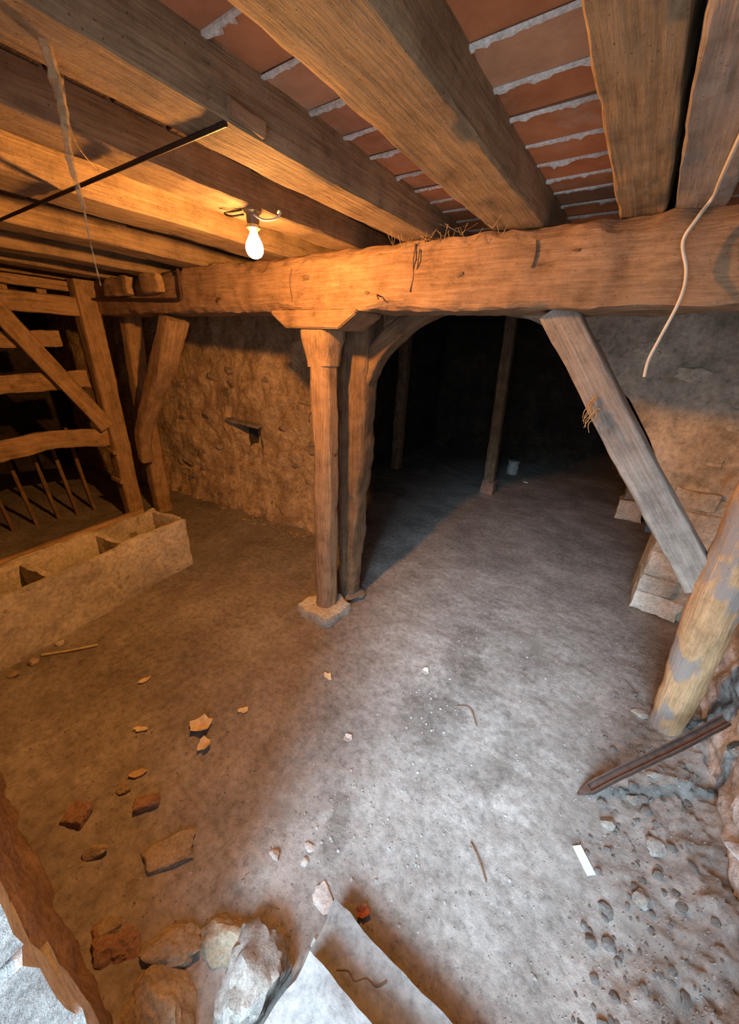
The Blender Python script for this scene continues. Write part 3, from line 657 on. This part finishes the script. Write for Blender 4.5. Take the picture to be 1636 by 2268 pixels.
tag(pb, 'second stall post, behind the square one beside the stone wall', 'post')
cb = timber('crooked_brace', [(-3.93, 1.66, 0.62), (-3.82, 1.66, 0.95), (-3.52, 1.66, 1.30), (-3.22, 1.66, 1.62), (-2.99, 1.66, 1.925)], [0.12, 0.13, 0.14, 0.15, 0.15], [0.11, 0.13, 0.14, 0.16, 0.17], M_left, up=(0, 1, 0), ch=0.022, wan=0.9, wob=0.02, seed=45)
tag(cb, 'crooked wooden brace rising from the stall posts to the beam', 'brace')
XP = -4.0
def plank(pts, w, lab, seed, mat=M_left, nm='stall_plank'):
    o = timber(nm, pts, 0.035, w, mat, ch=0.008, wob=0.02, seed=seed, rough=0.006); return tag(o, lab, 'plank', 'planks of the left stall')
plank([(XP - 0.06, -0.02, 1.695), (XP - 0.06, 0.7, 1.69), (XP - 0.06, 1.24, 1.715)], 0.12, 'top horizontal plank of the left stall, behind the diagonal brace', 51)
plank([(XP - 0.06, -0.02, 1.37), (XP - 0.06, 0.7, 1.36), (XP - 0.06, 1.37, 1.40)], 0.14, 'middle horizontal plank of the left stall, notched at its end', 52)
plank([(XP - 0.06, -0.02, 0.84), (XP - 0.06, 0.6, 0.86), (XP - 0.06, 1.0, 0.90), (XP - 0.06, 1.42, 0.87)], 0.16, 'wavy lowest plank of the left stall above the trough', 53)
tag(timber('stall_rail', [(XP - 0.02, -0.02, 1.955), (XP - 0.02, 1.42, 1.965)], 0.07, 0.14, M_left, ch=0.01, seed=55), 'top rail of the left stall under the ceiling', 'rail')
tag(timber('diagonal_brace', [(XP + 0.035, 0.60, 2.32), (XP + 0.035, 0.90, 1.85), (XP + 0.035, 1.40, 0.98)], 0.05, 0.13, M_left, up=(0, .6, .8), ch=0.012, seed=57), 'plank brace slanting across the left stall planks', 'brace')
for x0_, x1_, lab in ((-3.62, -3.22, 'broad wooden block on the beam front above the conduit pipe'), (-3.05, -2.80, 'narrower wooden block on the beam front beside the conduit bend')):
    tag(rough_slab('beam_block', x0_, x1_, 1.462, 1.522, 2.035, 2.155, M_left, 0.008, 0.03, x0_), lab, 'block')
tag(timber('stall_plate', [(XP - 0.03, -0.02, 2.10), (XP - 0.03, 1.36, 2.105)], 0.09, 0.07, M_left, ch=0.01, seed=56), 'upper plate of the left stall right under the joists', 'rail')
for i, y in enumerate((0.95, 1.18)):
    tag(timber('stall_peg', [(XP - 0.0, y, 2.03), (XP - 0.0, y, 2.06)], 0.05, 0.06, M_left, up=(0, 1, 0), ch=0.006, seed=90 + i), ('left' if i == 0 else 'right') + ' short peg between the stall rail and its upper plate', 'peg')
rack = empty('slat_rack', (-4.55, 0.95, 0.0), 'rack of upright grey slats in the dark behind the stall', 'rack')
for i, (y, z1) in enumerate(((0.62, .62), (0.80, .66), (0.98, .72), (1.14, .78), (1.3, .8))):
    timber('slat', [(-4.55, y, 0.0), (-4.58, y - 0.05, z1 + 0.1)], 0.03, 0.05, M_post2, up=(1, 0, 0), ch=0.006, seed=60 + i, parent=rack)
# concrete trough with compartments
TA, TB = Vector((-2.745, 1.375, 0)), Vector((-2.475, 0.06, 0))
tdir = (TB - TA).normalized(); tn = Vector((tdir.y, -tdir.x, 0)); tn = tn if tn.x < 0 else -tn
tl = (TB - TA).length; TW = 0.385; TH = 0.43
def trough():
    root = empty('feed_trough', TA, 'long concrete feed trough with divided compartments in front of the stall', 'trough')
    root.rotation_euler = (0, 0, math.atan2(tdir.y, tdir.x))
    sgn = 1 if Vector((-tdir.y, tdir.x, 0)).dot(tn) > 0 else -1
    def part(nm, x0, x1, y0, y1, z0, z1, mat=M_concrete, amp=0.006):
        ya, yb = sorted((y0 * sgn, y1 * sgn))
        return rough_slab_local(nm, x0, x1, ya, yb, z0, z1, mat, amp, root)
    part('front_wall', 0, tl, 0, 0.045, -0.02, TH)
    part('back_wall', 0, tl, TW - 0.045, TW, -0.02, TH + 0.005)
    part('end_wall', 0.0, 0.045, 0.045, TW - 0.045, -0.02, TH - 0.004)
    part('base', 0.045, tl, 0.045, TW - 0.045, -0.02, 0.10)
    for s in (0.46, 0.92, 1.36): part('divider', s, s + 0.045, 0.045, TW - 0.045, 0.10, TH - 0.015)
    return root
def rough_slab_local(nm, x0, x1, y0, y1, z0, z1, mat, amp, root):
    class P: pass
    o = rough_slab(nm, x0, x1, y0, y1, z0, z1, mat, amp, 0.03, x0 * 3 + y0 * 5)
    c = Vector(((x0 + x1) / 2, (y0 + y1) / 2, z0)); o.parent = root; o.location = c; return o
trough()
k0, k1 = TA + tn * 0.50 + tdir * 0.02, TB + tn * 0.50
tag(timber('trough_board', [(k0.x, k0.y, 0.205), (k1.x, k1.y, 0.205)], 0.04, 0.41, M_left, ch=0.008, seed=71), 'long wooden board standing on edge behind the concrete trough', 'board')

# ------------------------------------------------------------------ beyond the arch
fc = timber('far_post', [(-1.42, 5.0, 0.18), (-1.47, 5.0, 1.2), (-1.52, 5.0, 2.30)], 0.13, 0.13, M_post2, up=(0, 1, 0), ch=0.015, seed=81)
tag(fc, 'slim dark post far back beyond the arch', 'post')
tag(rough_slab('far_base_stone', -1.51, -1.32, 4.91, 5.09, -0.02, 0.185, M_brickchunk, 0.012, 0.04, 6), 'reddish stone block under the slim far post beyond the arch', 'stone')
tag(timber('far_left_post', [(-3.0, 5.1, 0.0), (-3.02, 5.1, 2.3)], 0.15, 0.15, M_post2, up=(0, 1, 0), ch=0.02, seed=83), 'dim upright timber in the dark left part beyond the arch', 'post')
cr = empty('stone_crock', (-1.42, 6.2, 0.0), 'small grey crock standing behind the slim far post', 'crock')
lathe('crock_body', [(0.075, 0.0), (0.085, 0.03), (0.09, 0.12), (0.08, 0.19), (0.085, 0.20)], M_crock, cr, (0, 0, 0)); lathe('crock_rim', [(0.085, 0.20), (0.095, 0.205), (0.095, 0.225), (0.08, 0.23)], M_crock, cr, (0, 0, 0))
tag(rough_slab('stone_block', 0.12, 0.40, 5.25, 5.55, -0.02, 0.24, M_quoin, 0.012, 0.05, 8), 'pale stone block on the floor beyond the right side of the arch', 'stone')
tag(rough_slab('stone_block', 0.15, 0.42, 5.28, 5.52, 0.245, 0.42, M_rubble, 0.012, 0.05, 9), 'darker stone block stacked on the pale block beyond the arch', 'stone')
tag(rough_slab('blue_crate', 0.44, 0.60, 5.0, 5.25, 0, 0.36, M_blue, 0.002, 0.06, 2), 'blue plastic crate half hidden behind the right arch jamb', 'crate')
tag(chunk('paper_scrap', (-1.10, 5.86, 0.012), (0.10, 0.05, 0.02), M_paper, 3), 'white scrap lying on the dark floor beyond the arch', 'scrap')

# quoins and stones showing in the walls
def wall_stone(parent, loc, size, mat, seed, tilt=(0, 0), box=True): return chunk('stone', loc, size, mat, seed, random.uniform(-.06, .06), parent, box, 3, 0.14, tilt)
z = 0.0; k = 0
for hgt, wd in ((0.17, 0.30), (0.15, 0.22), (0.20, 0.32), (0.16, 0.20), (0.19, 0.30), (0.14, 0.24)):
    q_ = rough_slab('stone', 0.362, 0.362 + wd, AY0 - 0.035, AY0 + 0.16, z + 0.004, z + hgt - 0.006, M_quoin, 0.008, 0.03, 100 + k); q_.parent = wall_arch; z += hgt; k += 1
for (x, zz_, w_, h_) in ((0.62, 0.62, 0.26, 0.24), (0.60, 0.36, 0.22, 0.17), (0.63, 0.90, 0.20, 0.16), (0.45, 1.22, 0.22, 0.12), (0.30, 1.42, 0.18, 0.10), (0.55, 1.45, 0.20, 0.13), (0.22, 1.72, 0.2, 0.11), (0.52, 1.75, 0.22, 0.12), (-0.05, 1.86, 0.2, 0.1)):
    wall_stone(wall_arch, (x, AY0 + 0.055, zz_), (w_, 0.16, h_), M_quoin if k % 2 else M_archwall, 100 + k); k += 1
rs = random.Random(11)
for i in range(60):
    y = rs.uniform(0.2, 3.0); zz_ = rs.uniform(0.02, 1.9) if i > 26 else rs.uniform(0.02, 0.7)
    s = rs.uniform(0.08, 0.18)
    wall_stone(wall_right, (XR + 0.02, y, zz_), (0.13, s, s * rs.uniform(.5, .75)), M_wallright if i % 3 else M_rubble, 200 + i, box=False)
for i in range(46):
    u = rs.uniform(0.42, 0.97); p = WB0.lerp(WB1, u); zz_ = rs.uniform(0.03, 1.75); s = rs.uniform(0.08, 0.2)
    if -3.55 < p.x < -3.0 and 0.45 < zz_ < 1.1: continue
    wall_stone(wall_back, (p.x, p.y + 0.028, zz_), (s, 0.11, s * rs.uniform(.45, .7)), M_tanstone, 300 + i, box=False)
o = rough_slab('niche_lintel', -3.54, -3.06, 2.36, 2.50, 0.985, 1.015, M_rubble, 0.006, 0.03, 2); o.parent = wall_back; o.rotation_euler = (0, 0.06, 0.12); o['label'] = 'flat dark stone over the small niche'

# ------------------------------------------------------------------ door steps
tag(rough_slab('step_slab', -0.355, 0.60, -0.05, 0.325, 0.06, 0.172, M_step, 0.004, 0.03, 4, 0.03), 'upper smooth cement step at the doorway', 'step')
low = tag(rough_slab('step_slab', -0.375, 0.62, 0.15, 0.475, -0.05, 0.085, M_step, 0.005, 0.03, 7, 0.06), 'lower cracked cement step next to the dirt floor', 'step')
tube('crack', [(-0.27, 0.355, 0.087), (-0.24, 0.375, 0.087), (-0.215, 0.37, 0.087), (-0.19, 0.395, 0.087), (-0.16, 0.40, 0.087), (-0.14, 0.425, 0.087)], 0.0025, M_twig, 5, low)
tag(rough_slab('sill_slab', DOOR[0] - 0.02, DOOR[1] + 0.02, -0.6, -0.055, -0.05, DOOR[2], M_step, 0.004, 0.06, 5), 'cement door sill in the doorway', 'sill')
tag(chunk('broken_stone', (-0.47, 0.185, 0.035), (0.24, 0.28, 0.18), M_rubble, 402, 0.5, sub=4, rough=0.15), 'big crumbling pale conglomerate block left of the cement steps', 'stone')
tag(chunk('broken_stone', (-0.62, 0.02, 0.03), (0.22, 0.17, 0.11), M_tanstone, 404, 0.2, sub=4, rough=0.15), 'rounded tan stone beside the dark hole at the door foot', 'stone')
tag(chunk('broken_stone', (-0.735, 0.10, 0.015), (0.19, 0.13, 0.08), M_tanstone, 405, 0.9, sub=4, rough=0.15), 'brown rounded stone at the foot of the door wall', 'stone')
tag(chunk('broken_stone', (-0.60, 0.215, 0.0), (0.20, 0.13, 0.11), M_tanstone, 409, 0.3, sub=4, rough=0.15), 'tan brown stone lump above the dark hole at the door foot', 'stone')
tag(chunk('broken_stone', (-0.87, 0.0, 0.03), (0.20, 0.12, 0.08), M_brickchunk, 406, 0.4, sub=4, rough=0.15), 'red-brown rubble lump at the wall foot left of the steps', 'stone')
tag(chunk('broken_stone', (-0.355, 0.365, 0.045), (0.06, 0.045, 0.09), M_chip, 408, 0.4), 'small upright pale shard at the left end of the lower step', 'stone')

# ------------------------------------------------------------------ debris on the floor
def on(x, y, dz=0.0): return (x, y, floor_z(x, y) + dz)
D = [('brick_chunk', -1.35, 0.065, (0.10, 0.085, 0.05), M_brickchunk, 0.5, 'squarish red brick chunk, leftmost on the dark dirt', 'brick', True),
     ('brick_chunk', -1.195, 0.25, (0.105, 0.06, 0.045), M_brickchunk, 0.9, 'oblong brown brick chunk right of the squarish red one', 'brick', True),
     ('stone_wedge', -1.17, 0.06, (0.09, 0.05, 0.045), M_tanstone, 0.9, 'small tan wedge stone below the squarish red brick chunk', 'stone', False),
     ('stone_slab', -0.965, 0.22, (0.20, 0.11, 0.035), M_tanstone, 1.0, 'largest flat tan stone slab lying on the dark dirt', 'stone', True),
     ('stone_chunk', -0.91, 0.005, (0.11, 0.055, 0.05), M_tanstone, 0.6, 'tan oblong stone by the foot of the door wall', 'stone', False),
     ('stone_chunk', -2.49, 0.36, (0.07, 0.05, 0.03), M_chip, 0.3, 'pale chip lying beside the concrete trough', 'stone', False),
     ('stone_chunk', -2.44, 0.21, (0.08, 0.06, 0.04), M_tanstone, 0.1, 'tan lump against the foot of the trough', 'stone', False),
     ('stone_chunk', -2.40, 0.12, (0.06, 0.06, 0.04), M_tanstone, 1.1, 'smaller tan lump at the foot of the trough, nearest the left edge', 'stone', False),
     ('stone_chunk', -1.33, 0.22, (0.07, 0.05, 0.03), M_tanstone, 0.1, 'small brown lump between the dry leaf and the oblong brick', 'stone', False),
     ('plaster_crumb', -0.65, 0.45, (0.055, 0.045, 0.02), M_pink, 0.2, 'pinkish plaster crumb at the left edge of the daylight patch', 'plaster', False),
     ('plaster_crumb', -0.43, 0.475, (0.105, 0.085, 0.012), M_pink, 0.2, 'large flat pinkish plaster patch in front of the steps', 'plaster', False),
     ('plaster_crumb', -0.565, 0.545, (0.05, 0.035, 0.015), M_pink, 0.7, 'pinkish crumb above the large flat plaster patch', 'plaster', False),
     ('plaster_crumb', -0.545, 0.505, (0.035, 0.03, 0.012), M_pink, 0.7, 'tiny pinkish crumb between the two larger pink pieces', 'plaster', False),
     ('stone_chunk', 0.37, 1.33, (0.07, 0.06, 0.04), M_rubble, 0.7, 'pale stone in the loose earth below the tip of the bar', 'stone', False),
     ('stone_chunk', 0.51, 1.67, (0.07, 0.04, 0.03), M_rubble, 0.4, 'pale stone in the loose earth right under the iron bar', 'stone', False),
     ('stone_chunk', 0.52, 1.34, (0.09, 0.06, 0.05), M_rubble, 0.4, 'grey stone in the banked earth by the right wall', 'stone', False),
     ('stone_chunk', 0.47, 1.12, (0.08, 0.06, 0.04), M_rubble, 0.9, 'grey stone in the banked earth nearest the camera', 'stone', False),
     ('stone_chunk', 0.46, 2.03, (0.10, 0.06, 0.03), M_rubble, 0.5, 'flat earth clod left of the foot of the log', 'stone', False),
     ('stone_chunk', 0.44, 1.50, (0.06, 0.05, 0.04), M_rubble, 0.9, 'small pale stone between the two stones below the bar', 'stone', False)]
for i, (nm, x, y, s, m, r, lab, cat, bx_) in enumerate(D):
    tag(chunk(nm, on(x, y, s[2] * 0.22), s, m, 500 + i, r, None, bx_, 3, 0.16), lab, cat)
def flake(nm, x, y, s, mat, seed, lab, cat, rot=0.0, curl=0.25, leaf=False, th=0.003):
    bm = bmesh.new(); n = 14; top = []; c = bm.verts.new((0, 0, curl * s * 0.1))
    for k in range(n):
        a = 2 * math.pi * k / n; rr = 0.5 * s * (0.72 + 0.45 * mn.noise(Vector((math.cos(a) * 1.7, math.sin(a) * 1.7, seed * 3.1))))
        px, py = rr * math.cos(a), rr * math.sin(a) * (0.45 if leaf else 0.7)
        top.append(bm.verts.new((px, py, curl * (px * px * 1.5 + py * py * 4) / s + th)))
    for k in range(n): bm.faces.new((c, top[k], top[(k + 1) % n]))
    g = bmesh.ops.extrude_face_region(bm, geom=list(bm.faces))
    for v in g['geom']:
        if isinstance(v, bmesh.types.BMVert): v.co.z -= th
    bmesh.ops.recalc_face_normals(bm, faces=bm.faces)
    me = bpy.data.meshes.new(nm); bm.to_mesh(me); bm.free()
    o = link(nm, me, mat, None, on(x, y, 0.004)); o.rotation_euler = (0.08, 0.05, rot); return tag(o, lab, cat)
flake('plaster_flake', -1.33, 0.57, 0.15, M_paleleaf, 1, 'crumpled pale flake, largest on the orange-lit floor', 'flake', 0.8, 0.7)
flake('plaster_flake', -1.23, 0.525, 0.10, M_paleleaf, 2, 'smaller crumpled flake just below the largest pale flake', 'flake', 1.8, 0.7)
flake('dry_leaf', -1.54, 0.385, 0.08, M_paleleaf, 3, 'small pale leaf left of the largest crumpled flake', 'leaf', 0.7, 0.4, True)
flake('plaster_flake', -1.24, 0.755, 0.07, M_paleleaf, 4, 'pale flake right of the largest crumpled flake', 'flake', 0.9, 0.2)
flake('plaster_flake', -1.04, 1.19, 0.08, M_paleleaf, 5, 'half-moon pale flake in front of the slim post', 'flake', -0.5, 0.2)
flake('plaster_flake', -0.61, 1.575, 0.07, M_pink, 6, 'round pinkish flake at the centre of the daylit floor', 'flake', 0.1, 0.2)
flake('plaster_flake', -0.72, 0.97, 0.06, M_pink, 7, 'triangular pale flake at the boundary of lamp light and daylight', 'flake', 0.4, 0.2)
flake('dry_leaf', -1.82, 0.535, 0.08, M_paleleaf, 8, 'pale dry leaf in a tuft of straw, farthest left on the floor', 'leaf', 1.5, 0.5, True)
flake('dry_leaf', -1.34, 0.285, 0.10, M_leaf, 9, 'yellow-brown dry leaf above the oblong brick chunk', 'leaf', 0.9, 0.4, True)
flake('dry_leaf', -0.295, 0.52, 0.065, M_redleaf, 10, 'rust-red leaf at the edge of the lower cement step', 'leaf', 0.9, 0.9)
card = link('white_card', bxmesh('white_card', -0.018, 0.018, -0.045, 0.045, 0, 0.003, 0.001), M_paper, None, on(0.30, 1.14, 0.006)); card.rotation_euler = (0.03, 0.02, 0.75)
tag(card, 'small white rectangular tag lying on the floor near the right wall', 'tag')
for i, (a, b, c, lab) in enumerate((((-0.80, 3.40), (-0.74, 3.36), (-0.68, 3.38), 'forked dark twig on the floor under the arch'), ((-0.36, 1.47), (-0.30, 1.50), (-0.23, 1.42), 'curved twig lying on the damp patch of the floor'), ((-0.07, 0.93), (-0.03, 0.90), (0.02, 0.85), 'thin straight twig on the daylit floor near the steps'))):
    tag(tube('twig', [on(*a, .006), on(*b, .010), on(*c, .006)], 0.0035, M_twig, 5), lab, 'twig')
tag(tube('straw_stalk', [on(-2.46, 0.26, .008), on(-2.38, 0.36, .01), on(-2.30, 0.49, .008)], 0.008, M_straw, 6), 'pale straw stalk lying along the foot of the trough', 'straw')
for i, pts_ in enumerate(([(0.36, 2.61), (0.40, 2.56), (0.46, 2.58), (0.50, 2.52)], [(0.37, 2.27), (0.42, 2.22), (0.45, 2.13), (0.49, 2.09)], [(0.40, 2.42), (0.45, 2.40), (0.49, 2.33)])):
    tag(tube('root', [on(*q, .004) for q in pts_], (0.004, 0.002), M_twig, 5), ['dark root on the floor nearest the stone arch jamb', 'dark root on the floor closest to the foot of the log', 'short dark root between the other two roots'][i], 'root')
r5 = random.Random(15)
for i in range(26):
    p = WB0.lerp(WB1, r5.uniform(0.60, 0.99)) + wbn * r5.uniform(0.10, 0.30); sz = r5.uniform(0.03, 0.09)
    tag(chunk('foot_stone', on(p.x, p.y, sz * 0.15), (sz, sz * 0.8, sz * 0.5), M_tanstone, 900 + i, r5.uniform(0, 3)), 'small fallen stone along the foot of the back stone wall', 'stone', 'fallen stones under the back wall')
r3 = random.Random(3)
tuft = empty('straw_tuft', (-4.02, 2.12, 0.45), 'tuft of straw sticking out of the stone wall by the stall post', 'straw')
for i in range(9):
    a = Vector((-4.02 + r3.uniform(-.05, .05), 2.20, 0.42 + r3.uniform(-.1, .1))); tube('stalk', [a, a + Vector((r3.uniform(-.02, .16), -.10, r3.uniform(.0, .16)))], 0.004, M_straw, 5, tuft)
# countable small chips
R4 = random.Random(44); cm = [chunk_mesh('chip', (1, 0.8, 0.4), 700 + i, sub=1, planes=8) for i in range(6)]
for m_ in cm: m_.materials.append(M_chip)
for i in range(150):
    if i < 45: x, y = R4.gauss(-0.42, 0.13), R4.gauss(0.72, 0.14)
    elif i < 85: x, y = R4.gauss(-0.45, 0.10), R4.gauss(1.25, 0.16)
    else: x, y = R4.uniform(-0.8, 0.25), R4.uniform(0.55, 2.6)
    if y < 0.5: y = 0.5 + R4.random() * 0.3
    s = R4.uniform(0.005, 0.016) * (1.25 if i % 9 == 0 else 1)
    o = bpy.data.objects.new('plaster_chip', cm[i % 6]); COL.objects.link(o); o.location = on(x, y, s * 0.12); o.scale = (s, s, s); o.rotation_euler = (R4.uniform(-.2, .2), R4.uniform(-.2, .2), R4.uniform(0, 6.3))
    tag(o, 'tiny white plaster chip scattered on the daylit dirt floor', 'chip', 'white chips on the daylit floor')
cd = [chunk_mesh('clod', (1, 0.8, 0.6), 720 + i, sub=2, planes=7, rough=0.2) for i in range(6)]
M_clod = rocky('earth_clod', [(0.25, (0.14, 0.12, 0.105)), (0.5, (0.24, 0.215, 0.195)), (0.75, (0.33, 0.305, 0.28))], 18.0, bumpd=0.005)
for m_ in cd: m_.materials.append(M_clod)
for i in range(230):
    y = R4.uniform(0.7, 2.2); x = min(0.68, 0.30 + abs(R4.gauss(0.17, 0.12))); s = R4.uniform(0.01, 0.022) if i % 4 else R4.uniform(0.025, 0.05)
    o = bpy.data.objects.new('earth_clod', cd[i % 6]); COL.objects.link(o); o.location = on(x, y, s * 0.08); o.scale = (s, s * 1.1, s * 0.7); o.rotation_euler = (R4.uniform(-.5, .5), R4.uniform(-.5, .5), R4.uniform(0, 6.3))
    tag(o, 'small grey stone in the loose earth banked along the right wall', 'stone', 'stones in the loose earth by the right wall')
# gravel and crumbs nobody could count
gv = []; gf = []
for i in range(9000):
    if i < 3000: x, y = R4.uniform(-2.4, 0.2), R4.uniform(0.0, 2.4)
    elif i < 6500: y = R4.uniform(0.5, 2.8); x = 0.70 - abs(R4.gauss(0, 0.22))
    else: x, y = R4.uniform(-1.3, 0.4), R4.uniform(0.5, 4.2)
    if -0.4 < x < 0.62 and y < 0.49: continue
    s = R4.uniform(0.0015, 0.005); z = floor_z(x, y); b = len(gv)
    gv += [(x - s, y - s * R4.uniform(.5, 1), z - .001), (x + s * R4.uniform(.6, 1.2), y - s * .6, z - .001), (x + s * .3, y + s, z - .001), (x + R4.uniform(-.3, .3) * s, y, z + s * .9)]
    gf += [(b, b + 1, b + 3), (b + 1, b + 2, b + 3), (b + 2, b, b + 3)]
gm = bpy.data.meshes.new('gravel'); gm.from_pydata(gv, [], gf); gm.update()
M_gravel = rocky('gravel_grit', [(0.3, (0.10, 0.08, 0.065)), (0.5, (0.22, 0.19, 0.17)), (0.7, (0.36, 0.34, 0.32))], 60.0, bumpd=0.002, rand=False)
tag(link('gravel', gm, M_gravel), 'fine gravel and crumbs strewn over the dirt floor', 'gravel', None, 'stuff')
bpy.context.view_layer.update()
